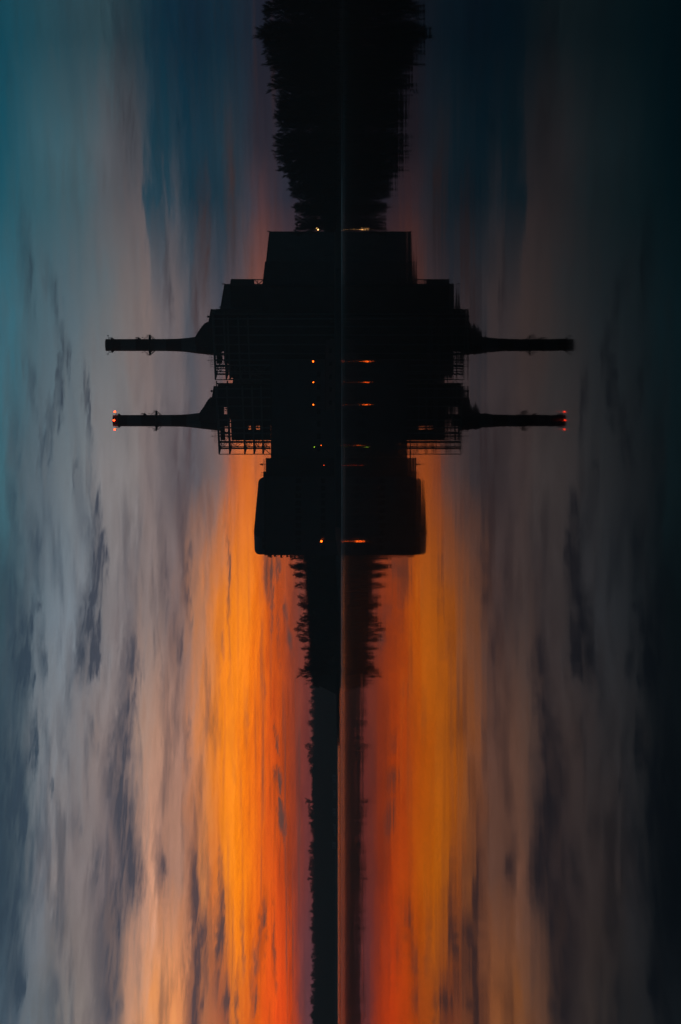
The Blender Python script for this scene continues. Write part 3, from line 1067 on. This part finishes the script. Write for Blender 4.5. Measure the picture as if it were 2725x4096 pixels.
g2 = gantry('dark steel gantry under the chimney with red beacons, open at its left end', 1545, 632,
            [1555, 1590, 1625, 1680, 1711, 1733, 1766], [877, 919.5, 979.7, 1017, 1052.4], 1083,
            [(872, 892, 1545, 1768), (917, 988, 1545, 1768), (988, 1083, 1545, 1710), (988, 1083, 1726, 1768), (1004, 1024, 1700, 1740), (1040, 1083, 1700, 1740), (892, 917, 1545, 1636), (892, 917, 1668, 1710), (1083, 1320, 1545, 1816)],
            [1787, 1791.8, 1816.7], [(892, 917, 1636, 1668), (892, 917, 1711, 1732), (892, 917, 1734, 1760), (988, 1004, 1711, 1726), (1024, 1040, 1711, 1726)])
g1 = gantry('dark steel gantry under the unlit chimney, jutting past the middle block', 1268, 604,
            [1275, 1306, 1340, 1378, 1414, 1440, 1461], [862, 906, 921, 962, 1000], 1083,
            [(858, 880, 1268, 1462), (889, 1083, 1268, 1462), (878, 891, 1268, 1413), (878, 891, 1432, 1442), (1083, 1320, 1268, 1519), (921, 1083, 1462, 1519)],
            [1487, 1495, 1518.8], [(880, 890, 1414, 1432), (880, 890, 1443, 1461)])

# low machine hall below the left gantry, and stepped roofs towards the turbine hall
def z5(zx, zy):
    return 950 + .287 * zx, 1760 + .287 * zy


def front(name, label, cat, ysl, ysr, xs, D, depth, mat, wins=None, z0=Z0):
    """a building squarely facing the lake"""
    xl, xr_ = PX(ysl, D), PX(ysr, D)
    zt = PZ(xs, D)
    th = thing(name, label, cat, ((xl + xr_) / 2, D, z0))
    mb = MB()
    mb.box(xl, xr_, D, D + depth, z0 - 1.5, zt - .4)
    mb.build('wall', mat, th)
    mb = MB()
    mb.box(xl - .1, xr_ + .1, D - .1, D + depth + .1, zt - .4, zt)
    mb.build('roof', M['roof'], th)
    if wins:
        for (n, w_, h_, z, first, step) in wins:
            windows_on(th, Vector((xl, D, 0)), Vector((1, 0, 0)), n, w_, h_, z, first, step, Vector((0, 1, 0)))
    return th, xl, xr_, zt


def roof_rail(th, x0, x1, y, z, h_, n):
    mb = MB()
    for i in range(n + 1):
        x = x0 + (x1 - x0) * i / n
        mb.bar((x, y, z), (x, y, z + h_), .1)
    for q in (.5, 1):
        mb.bar((x0, y, z + h_ * q), (x1, y, z + h_ * q), .08)
    return mb.build('railing', M['steel_dark'], th)


thG, *_g = front('machine_hall', 'low dark hall in front of the left gantry with a step in its roof', 'building', 1836, 1440, 1084, 596, 30, M['cladding'], [(7, 2.6, 1.8, 8, 3, 5.2)])
thK, kx0, kx1, kz = front('switch_house', 'dark switch house with roof railing and a stubby mast, between gantry and rounded house', 'building', 1912, 1832, 1064, 594, 26, M['cladding_dark'])
roof_rail(thK, PX(1862, 594), PX(1838, 594), 595, kz, 1.1, 5)
roof_rail(thK, PX(1888, 594), PX(1864, 594), 595.5, kz, .8, 6)
mb = MB()
xm = PX(1856, 594)
mb.tube([(xm, 597, kz - .05), (xm, 597, kz + 2.0)], [.12, .1], 6)
mb.tube([(xm, 597, kz + 1.2), (xm, 597, kz + 2.4), (xm - .05, 597, kz + 2.7)], [.28, .30, .16], 8)
mb.box(xm - .6, xm + .3, 596.8, 597.2, kz + 1.5, kz + 1.9)
mb.build('mast', M['steel_dark'], thK)
mb = MB()
mb.box(PX(1910, 594), PX(1886, 594), 594.3, 612, kz, PZ(1053.5, 594.3))
mb.build('roof_unit', M['cladding_dark'], thK)
mb = MB()
zA = PZ(1053.5, 594.3)
xa, xb = PX(1908, 594.3), PX(1890, 594.3)
for a, c in (((xb, zA), (xb, PZ(1044, 594.3))), ((xb, PZ(1044, 594.3)), (xa, PZ(1044, 594.3)))):
    mb.bar((a[0], 596, a[1]), (c[0], 596, c[1]), .1)
mb.build('pipe_loop', M['steel_dark'], thK)

thJ, jx0, jx1, jz = front('turbine_hall', 'long dark turbine hall at the left end of the station under the rounded house', 'building', 2221, 1905, 1058, 592, 40, M['cladding'], [(10, 2.2, 2.6, 16, 2, 3.1), (10, 2.2, 2.0, 6, 2, 3.1)])
# rounded house: end wall runs back to the right, corners rounded
pR = Vector((PX(2147, 596), 597, 0))
lR = run_to(pR, BX, 1909)
zt = PZ(1014, 597)
z_low = jz - 1
R_ = 2.4
poly = []
for i in range(9):
    a = math.pi - math.pi / 2 * i / 8
    s_ = R_ * 1.9 + R_ * 1.9 * math.cos(a)
    poly.append((s_, zt - R_ + R_ * math.sin(a)))
for i in range(9):
    a = math.pi / 2 - math.pi / 2 * i / 8
    s_ = lR - R_ * 1.9 + R_ * 1.9 * math.cos(a)
    poly.append((s_, zt - R_ + R_ * math.sin(a)))
poly = [(0, z_low)] + poly + [(lR, z_low)]
p3 = [Vector((pR.x + BX.x * s_, pR.y + BX.y * s_, z)) for s_, z in poly]
thR = thing('rounded_house', 'long pale-sheeted housing with rounded top corners on the turbine hall roof', 'roof housing', (pR.x, pR.y, z_low))
mb = MB()
mb.prism(p3, AX * 9)
mb.build('shell', surf('smooth_sheet_metal', (.13, .15, .16), (.17, .19, .2), .55, .1), thR)
mb = MB()
for i in range(1, 12):
    s_ = lR * i / 12
    c = pR + BX * s_ - AX * .04
    mb.bar((c.x, c.y, z_low + .5), (c.x, c.y, zt - .7), .10)
mb.build('seam', M['steel_dark'], thR)
# roof furniture left of the rounded house
for (za, zb_, zx, hs) in ((1366, 1422, 342, 0), (1460, 1517, 346, 0)):
    mb = MB()
    x, ya = z5(zx, za)
    _, yb = z5(zx, zb_)
    x0, x1 = PX(yb, 592.5), PX(ya, 592.5)
    mb.box(x0, x1, 592.6, 596, jz, PZ(x, 592.5) - .15)
    mb.box(x0 - .12, x1 + .12, 592.5, 596.1, PZ(x, 592.5) - .15, PZ(x, 592.5))
    mb.build('roof_unit', M['steel_dark'], thJ)
roof_rail(thJ, PX(z5(0, 1460)[1], 592), PX(z5(0, 1422)[1], 592), 592.6, jz, 2.1, 3)
roof_rail(thJ, PX(z5(0, 1590)[1], 592), PX(z5(0, 1518)[1], 592), 592.6, jz, 2.1, 6)
roof_rail(thJ, PX(z5(0, 1366)[1], 592), PX(z5(0, 1352)[1], 592), 592.6, jz, 2.2, 2)
# things hung on the gable facing the wood
for zx, ln in ((430, .8), (460, 1.0), (520, .7), (606, 1.1), (690, .8), (740, 1.2)):
    mb = MB()
    z = PZ(z5(zx, 0)[0], 592)
    mb.box(jx0 - ln, jx0 - .01, 593, 594.2, z - .5, z + .3)
    mb.bar((jx0 - ln + .1, 593.5, z - .5), (jx0 - .05, 593.5, z - 1.6), .14)
    mb.build('wall_bracket', M['steel_dark'], thJ)
mb = MB()
xr0, xr1 = jx0 - .02, PX(z5(0, 1662)[1], 592)
for zx in (765, 797):
    z = PZ(z5(zx, 0)[0], 592)
    mb.bar((xr0, 594, z), (xr1, 594, z), .3)
mb.bar((xr1 + .1, 594, PZ(z5(760, 0)[0], 592)), (xr1 + .1, 594, 8), .28)
mb.bar((xr1 + 2.6, 594, PZ(z5(765, 0)[0], 592)), (xr1 + 2.6, 594, PZ(z5(797, 0)[0], 592)), .22)
mb.build('pipe_bridge', M['steel_dark'], thJ)

# low pump house and quay at the water
thP, *_p = front('pump_house', 'low dark pump house on the quay before the middle of station', 'building', 1640, 1360, 1300, 570, 9, M['concrete'], [(5, 2, 1.3, 3.2, 2, 5.2)])
qv = MB()
for i in range(16):
    x0 = -6 + i * 6.3
    qv.box(x0, x0 + 6.22, 553.5, 558, -1, 1.75)
tag(qv.build('quay_wall', M['concrete']), 'dark concrete quay wall along the foot of the station', 'quay')


# ------------------------------------------------------------------ lamps
def lamp(label, x8, y8, D, mat, r, group='lamps along the station shore', kind='street_lamp'):
    xs, ys = x8 / K, y8 / K
    c = pt(xs, ys, D)
    g = max(gz(c.x, c.y + .8), 0.3)
    th = thing(kind, label, 'lamp', (c.x, D + .8, g), group)
    mb = MB()
    mb.tube([(c.x, D + .8, g - .3), (c.x, D + .8, c.z + .5)], [.11, .07], 8)
    mb.bar((c.x, D + .8, c.z + .45), (c.x, D, c.z + .55), .09)
    mb.build('pole', M['steel_dark'], th)
    mb = MB()
    mb.lathe((c.x, D), [(r * .5, c.z + r * 1.9), (r * 1.0, c.z + r * 1.5), (r * 1.05, c.z + r * 1.02)], 12)
    mb.build('lamp_head', M['steel_dark'], th)
    mb = MB()
    mb.ball(c, r, 12)
    mb.build('bulb', mat, th, True)
    return th


lamp('warm white lamp, the higher of the close pair at the foot of the trees', 728.6, 525, 560, M['white_bulb'], .26)
lamp('warm white lamp, the lower of the close pair at the foot of the trees', 732.6, 528.6, 561, M['white_bulb'], .24)
lamp('orange lamp below the right chimney, brightest of the row of three', 721, 832, 562, M['amber'], .33)
lamp('orange lamp in the middle of the row of three below the chimneys', 721.5, 880, 562, M['amber'], .25)
lamp('orange lamp below the beaconed chimney, left end of the row of three', 721.5, 931.5, 562, M['amber'], .28)
lamp('tiny yellow-green lamp under the left gantry', 724, 1029, 563, M['green_bulb'], .12)
lamp('tiny orange lamp just below the yellow-green one', 739.5, 1025, 563, M['amber_dim'], .17)
lamp('tiny red lamp low beside the switch house', 746, 1071, 563, M['red_small'], .14)
lamp('large orange lamp low at the left end of the turbine hall', 740, 1246, 564, M['amber'], .42)


# ------------------------------------------------------------------ trees
def grow(seed, H, n1, n2, n3, n4, spread, tw, base=.22, lean=0.0, sides=6):
    """a leafless tree: returns (trunk MB, crown MB) at the origin"""
    R = random.Random(seed)
    tr, cr = MB(), MB()
    pts, rad = [], []
    p = Vector((0, 0, -.5))
    d = Vector((lean, R.uniform(-.05, .05), 1)).normalized()
    n = 9
    r0 = H * .014 + .05
    for i in range(n + 1):
        pts.append(p.copy())
        rad.append(r0 * (1 - .88 * i / n))
        d = (d + Vector((R.uniform(-.09, .09), R.uniform(-.09, .09), .05))).normalized()
        p = p + d * (H * .93 / n)
    tr.tube(pts, rad, sides)

    def at(ts, f):
        k = min(f * (len(ts) - 1), len(ts) - 1.001)
        i = int(k)
        return ts[i].lerp(ts[i + 1], k - i)

    def side(dirv, ang):
        u = dirv.cross(Vector((R.uniform(-1, 1), R.uniform(-1, 1), R.uniform(-1, 1))))
        if u.length < 1e-4:
            u = Vector((1, 0, 0))
        u.normalize()
        return (dirv * math.cos(ang) + u * math.sin(ang)).normalized()

    def branch(p, d, L, r, lvl):
        nseg = 3 if lvl < 3 else 2
        ts = [p.copy()]
        for i in range(nseg):
            d = (d + Vector((R.uniform(-.11, .11), R.uniform(-.11, .11), .16 + .05 * lvl))).normalized()
            p = p + d * (L / nseg)
            ts.append(p.copy())
        if lvl < 3:
            cr.tube(ts, [r, r * .75, r * .5, r * .25], 4 if lvl == 1 else 3, False)
        else:
            cr.twig(ts[0], ts[1], r)
            cr.twig(ts[1].lerp(ts[0], .15), ts[2], r * .8)
        cnt = {1: n2, 2: n3, 3: n4}.get(lvl, 0)
        for k in range(cnt):
            f = .25 + .75 * (k + R.random()) / cnt
            q = at(ts, f)
            dd = side(d, R.uniform(.28, .70))
            ll = L * R.uniform(.42, .66) * (1.1 - .40 * f)
            if lvl == 3:
                cr.twig(q, q + (dd + Vector((0, 0, .45))).normalized() * max(.7, ll * 1.2), tw)
            else:
                branch(q, dd, max(ll, .8), max(r * .45, tw * 1.15), lvl + 1)

    for k in range(n1):
        f = base + (1 - base) * (k + R.random()) / n1
        q = at(pts, min(f, .995))
        a = k * 2.4 + R.uniform(-.5, .5)
        up = R.uniform(.7, 1.5)
        dd = Vector((math.cos(a), math.sin(a), up)).normalized()
        L = H * spread * (1.15 - .75 * f) * R.uniform(.75, 1.2)
        branch(q, dd, L, r0 * (.50 - .32 * f), 1)
    return tr, cr


def proto(args):
    tr, cr = grow(*args)
    a = tr.build('trunk', M['bark'])
    c = cr.build('crown', M['twig'])
    COL.objects.unlink(a)
    COL.objects.unlink(c)
    return a.data, c.data, args[1]


def plant(pr, name, label, x, y, h, rz, group, parts=True, sx=1.0):
    ta, ca, H = pr
    z = gz(x, y) - .1
    s_ = h / H
    th = thing(name, label, 'tree', (x, y, z), group)
    th.rotation_euler = (0, 0, rz)
    th.scale = (s_ * sx, s_ * sx, s_)
    for nm, d in (('trunk', ta), ('crown', ca)):
        o = bpy.data.objects.new(nm, d)
        COL.objects.link(o)
        o.parent = th
    return th


TALL = [proto((11 + i, 20.0, 27, 7, 6, 5, sp, .021, bs, ln)) for i, (sp, bs, ln) in enumerate([(.34, .12, .0), (.28, .10, .10), (.40, .18, -.08), (.30, .08, .05), (.36, .15, -.12), (.26, .10, .0)])]
SMALL = [proto((31 + i, 10.0, 16, 6, 5, 4, sp, .019, bs, ln)) for i, (sp, bs, ln) in enumerate([(.42, .18, .0), (.36, .12, .1), (.48, .22, -.1), (.34, .15, .05)])]

# skyline of the right-hand wood: (x8, y8) of tree tops on the 1568-wide photograph
SKY_R = [(594, -60), (595, 0), (601, 40), (598, 80), (604, 110), (612, 150), (620, 180), (632, 232), (629, 265), (640, 300), (630, 352), (646, 385), (658, 420), (664, 450), (676, 480), (680, 505), (676, 528), (690, 560), (700, 700)]
R = random.Random(5)


def top_for(x, y):
    y8 = 1178.5 - x / y * F8
    v = np.interp(y8, [q[1] for q in SKY_R], [773 - q[0] for q in SKY_R])
    return CAMH + v * y / F8


def shore_x(y):
    return float(np.interp(y, [120, 250, 345, 450, 540, 560, 700], [150, 128, 120, 116, 110, 108, 108]))


cnt = 0
LABEL_R = 'tall leafless tree in the dense black wood along the right shore'
# front rows stand where the skyline points are, further rows fill behind
y = 262.0
row = []
while y < 598:
    row.append(y)
    y += 5.6
for k, y in enumerate(row):
    for off in (R.uniform(3.5, 6.5), R.uniform(9, 15))[:1 if k % 4 == 1 else 2]:
        x = shore_x(y) + off
        yy_ = y + R.uniform(-2, 2)
        h = top_for(x, yy_) - gz(x, yy_)
        h *= R.uniform(.90, 1.0) if off < 7 else R.uniform(.78, .95)
        if yy_ > 560 and x / yy_ * F8 < 655:
            continue
        plant(TALL[R.randrange(6)], 'bare_tree', LABEL_R, x, yy_, max(h, 6), R.uniform(0, 6.28), 'leafless trees along the right shore', sx=R.uniform(.8, 1.05))
        cnt += 1

# undergrowth that closes the foot of the wood
ug = MB()
for i in range(26000):
    y = R.uniform(255, 600)
    x = shore_x(y) + R.uniform(.5, 22)
    if x / y * F8 < 648 and y > 555:
        continue
    top = (top_for(x, y) - gz(x, y)) * (R.random() ** .6) * .60
    z = gz(x, y) - .2 if i % 8 == 0 else 1.5
    p = Vector((x, y, z + max(0, top - 5) * R.random()))
    ug.twig(p, p + Vector((R.uniform(-.8, .8), R.uniform(-.8, .8), R.uniform(2.5, 5))), R.uniform(.06, .16))
tag(ug.build('undergrowth', M['scrub']), 'dense dark thicket filling the foot of the right shore wood', 'undergrowth', kind='stuff')

# embankment left of the station: thicket along its crest and small trees on it
ug = MB()
for i in range(15000):
    x = R.uniform(-108, 4)
    y = R.uniform(648, 720)
    z = gz(x, y) if i % 2 == 0 else gz(x, y)
    p = Vector((x, y, z - .3))
    ug.twig(p, p + Vector((R.uniform(-.6, .6), R.uniform(-.6, .6), R.uniform(1.2, 3.6))), R.uniform(.08, .2))
tag(ug.build('undergrowth', M['scrub']), 'dark thicket covering the embankment left of the turbine hall', 'undergrowth', kind='stuff')
SK_L = [(668, 1302), (676, 1325), (683, 1345), (688, 1372), (690, 1395), (694, 1420), (686, 1432), (682, 1445), (686, 1460), (690, 1475), (696, 1490), (703, 1515), (698, 1555)]
TREE_NOTE = {1302: 'feathery bare tree right beside the pipe bridge, tallest on the embankment', 1555: 'lone spiky bare tree at the far left end of the embankment', 1445: 'bare tree with the highest crown in the middle of embankment row'}
for x8, y8 in SK_L:
    D = R.uniform(676, 700)
    x = (1178.5 - y8) / F8 * D
    h = CAMH + (773 - x8) * D / F8 - gz(x, D)
    plant(SMALL[R.randrange(4)], 'bare_tree', TREE_NOTE.get(y8, 'small leafless tree in the row on the embankment left of the station'), x, D, max(h, 3.0), R.uniform(0, 6.28), 'leafless trees on the embankment')
for i in range(26):
    y8 = R.uniform(1280, 1545)
    D = R.uniform(668, 705)
    x = (1178.5 - y8) / F8 * D
    v = np.interp(y8, [q[1] for q in SK_L], [773 - q[0] for q in SK_L])
    h = (CAMH + v * D / F8 - gz(x, D)) * R.uniform(.6, .92)
    plant(SMALL[R.randrange(4)], 'bare_tree', 'small leafless tree in the row on the embankment left of the station', x, D, max(h, 2.5), R.uniform(0, 6.28), 'leafless trees on the embankment')

# far wooded ridge
FAR = [proto((51 + i, 12.0, 11, 5, 4, 3, sp, .06, .2, 0)) for i, sp in enumerate((.42, .5, .36, .46))]
SK_F = [(712, 1570), (714, 1600), (710, 1650), (713, 1700), (706, 1716), (708, 1745), (716, 1790), (720, 1820), (706, 1850), (712, 1900), (711, 1970), (707, 1996), (713, 2030), (715, 2080), (714, 2120), (717, 2180), (716, 2240), (713, 2290), (714, 2357), (714, 2500)]
for i in range(150):
    x = -130 - 530 * (i + R.random()) / 150
    y = R.uniform(1690, 1770)
    y8 = 1178.5 - x / y * F8
    v = np.interp(y8, [q[1] for q in SK_F], [773 - q[0] for q in SK_F])
    h = (CAMH + v * y / F8 - gz(x, y)) * (R.uniform(.74, .92) if i % 9 else R.uniform(.95, 1.08))
    plant(FAR[R.randrange(4)], 'far_tree', 'tiny hazy tree on the skyline of the far ridge across the bay', x, y, max(h, 5), R.uniform(0, 6.28), 'trees on the far ridge skyline', sx=R.uniform(1.3, 2.0))
fw = MB()
fx = np.array([R.uniform(-720, -110) for i in range(34000)])
fy = np.array([1495 + 245 * R.random() ** .8 for i in range(34000)])
fz = ground_z(fx, fy)
for x, y, z in zip(fx, fy, fz):
    if z < .8:
        continue
    p = Vector((x, y, z - .5))
    hh = R.uniform(4.5, 9.0) if y > 1560 else R.uniform(1.0, 4)
    fw.twig(p, p + Vector((R.uniform(-1.2, 1.2), R.uniform(-1.2, 1.2), hh)), R.uniform(.25, .7))
tag(fw.build('forest', M['scrub']), 'distant dark forest covering the slope of the far ridge', 'forest', kind='stuff')

# ------------------------------------------------------------------ far shore: lakeside houses and the long pale wall
def house(label, ya, yb, D, hz, rid, hw):
    x0, x1 = PX(yb, D), PX(ya, D)
    g = max(gz((x0 + x1) / 2, D), .5)
    th = thing('lakeside_house', label, 'house', ((x0 + x1) / 2, D, g), 'small houses on the far shore')
    mb = MB()
    mb.box(x0, x1, D, D + hw, g - 1, g + hz)
    mb.build('wall', M['pale_wall'], th)
    mb = MB()
    xm = (x0 + x1) / 2
    mb.prism([Vector((x0 - .5, D - .4, g + hz)), Vector((x1 + .5, D - .4, g + hz)), Vector((xm, D - .4, g + hz + rid))], (0, hw + .8, 0))
    mb.build('roof', M['roof'], th)
    n = max(1, int((x1 - x0) / 2.6))
    for i in range(n):
        c = x0 + (x1 - x0) * (i + .5) / n
        mb = MB()
        mb.box(c - .65, c + .65, D - .08, D - .003, g + 1.0, g + 2.5)
        w_ = mb.build('window', M['steel_dark'], th)
        mb = MB()
        mb.box(c - .5, c + .5, D - .12, D - .083, g + 1.12, g + 2.38)
        mb.build('pane', M['glass'], w_)
    return th


def far_front(y8s):
    x = PX(y8s, 1480)
    return float(np.interp(x, [q[0] for q in SHORE[:5]], [q[1] for q in SHORE[:5]])) + 9


house('pale boxy house on the far shore, nearest to the embankment', 3104, 3131, far_front(3117), 3.2, 2.2, 8)
house('grey house second from the embankment on the far shore', 3166, 3192, far_front(3180), 2.6, 2.0, 7)
house('small pale house in the middle of the far shore row', 3238, 3264, far_front(3250), 3.0, 2.4, 7)
house('wide low grey house on the far shore left of the middle one', 3302, 3344, far_front(3320), 2.4, 1.8, 8)
house('pale house on the far shore next to the long pale wall', 3374, 3395, far_front(3385), 3.4, 2.3, 7)
mb = MB()
for i in range(24):
    ya, yb = 3418 + i * 8.7, 3418 + (i + 1) * 8.7 - .12
    D = far_front((ya + yb) / 2) - 5
    mb.box(PX(yb, D), PX(ya, D), D, D + 1.2, -.5, 1.9 + .25 * math.sin(i * 1.7) * .3)
tag(mb.build('shore_wall', M['quay']), 'long low pale wall at the water edge of the far shore, left of the houses', 'wall')

# overhead cable between the wood and the end block
mb = MB()
a_, b_ = pt(1181, 832, 590), pt(1181, 925, 604)
pts = [a_.lerp(b_, i / 10) + Vector((0, 0, -.8 * math.sin(math.pi * i / 10))) for i in range(11)]
mb.tube(pts, [.06] * 11, 5)
tag(mb.build('overhead_cable', M['steel_dark']), 'thin cable strung from the wood to the end block', 'cable')

# ------------------------------------------------------------------ evening air
m, nt, b = new_mat('evening_air')
nt.nodes.remove(b)
pv = nt.nodes.new('ShaderNodeVolumePrincipled')
pv.inputs['Color'].default_value = (.86, .89, .80, 1)
pv.inputs['Density'].default_value = HAZE
pv.inputs['Anisotropy'].default_value = 0
nt.links.new(pv.outputs[0], [n for n in nt.nodes if n.type == 'OUTPUT_MATERIAL'][0].inputs['Volume'])
mb = MB()
mb.box(-1110, 910, -310, 2110, -3.2, 104)
hz = mb.build('haze', m)
hz['kind'] = 'stuff'
hz['label'] = 'thin evening haze lying over the lake'
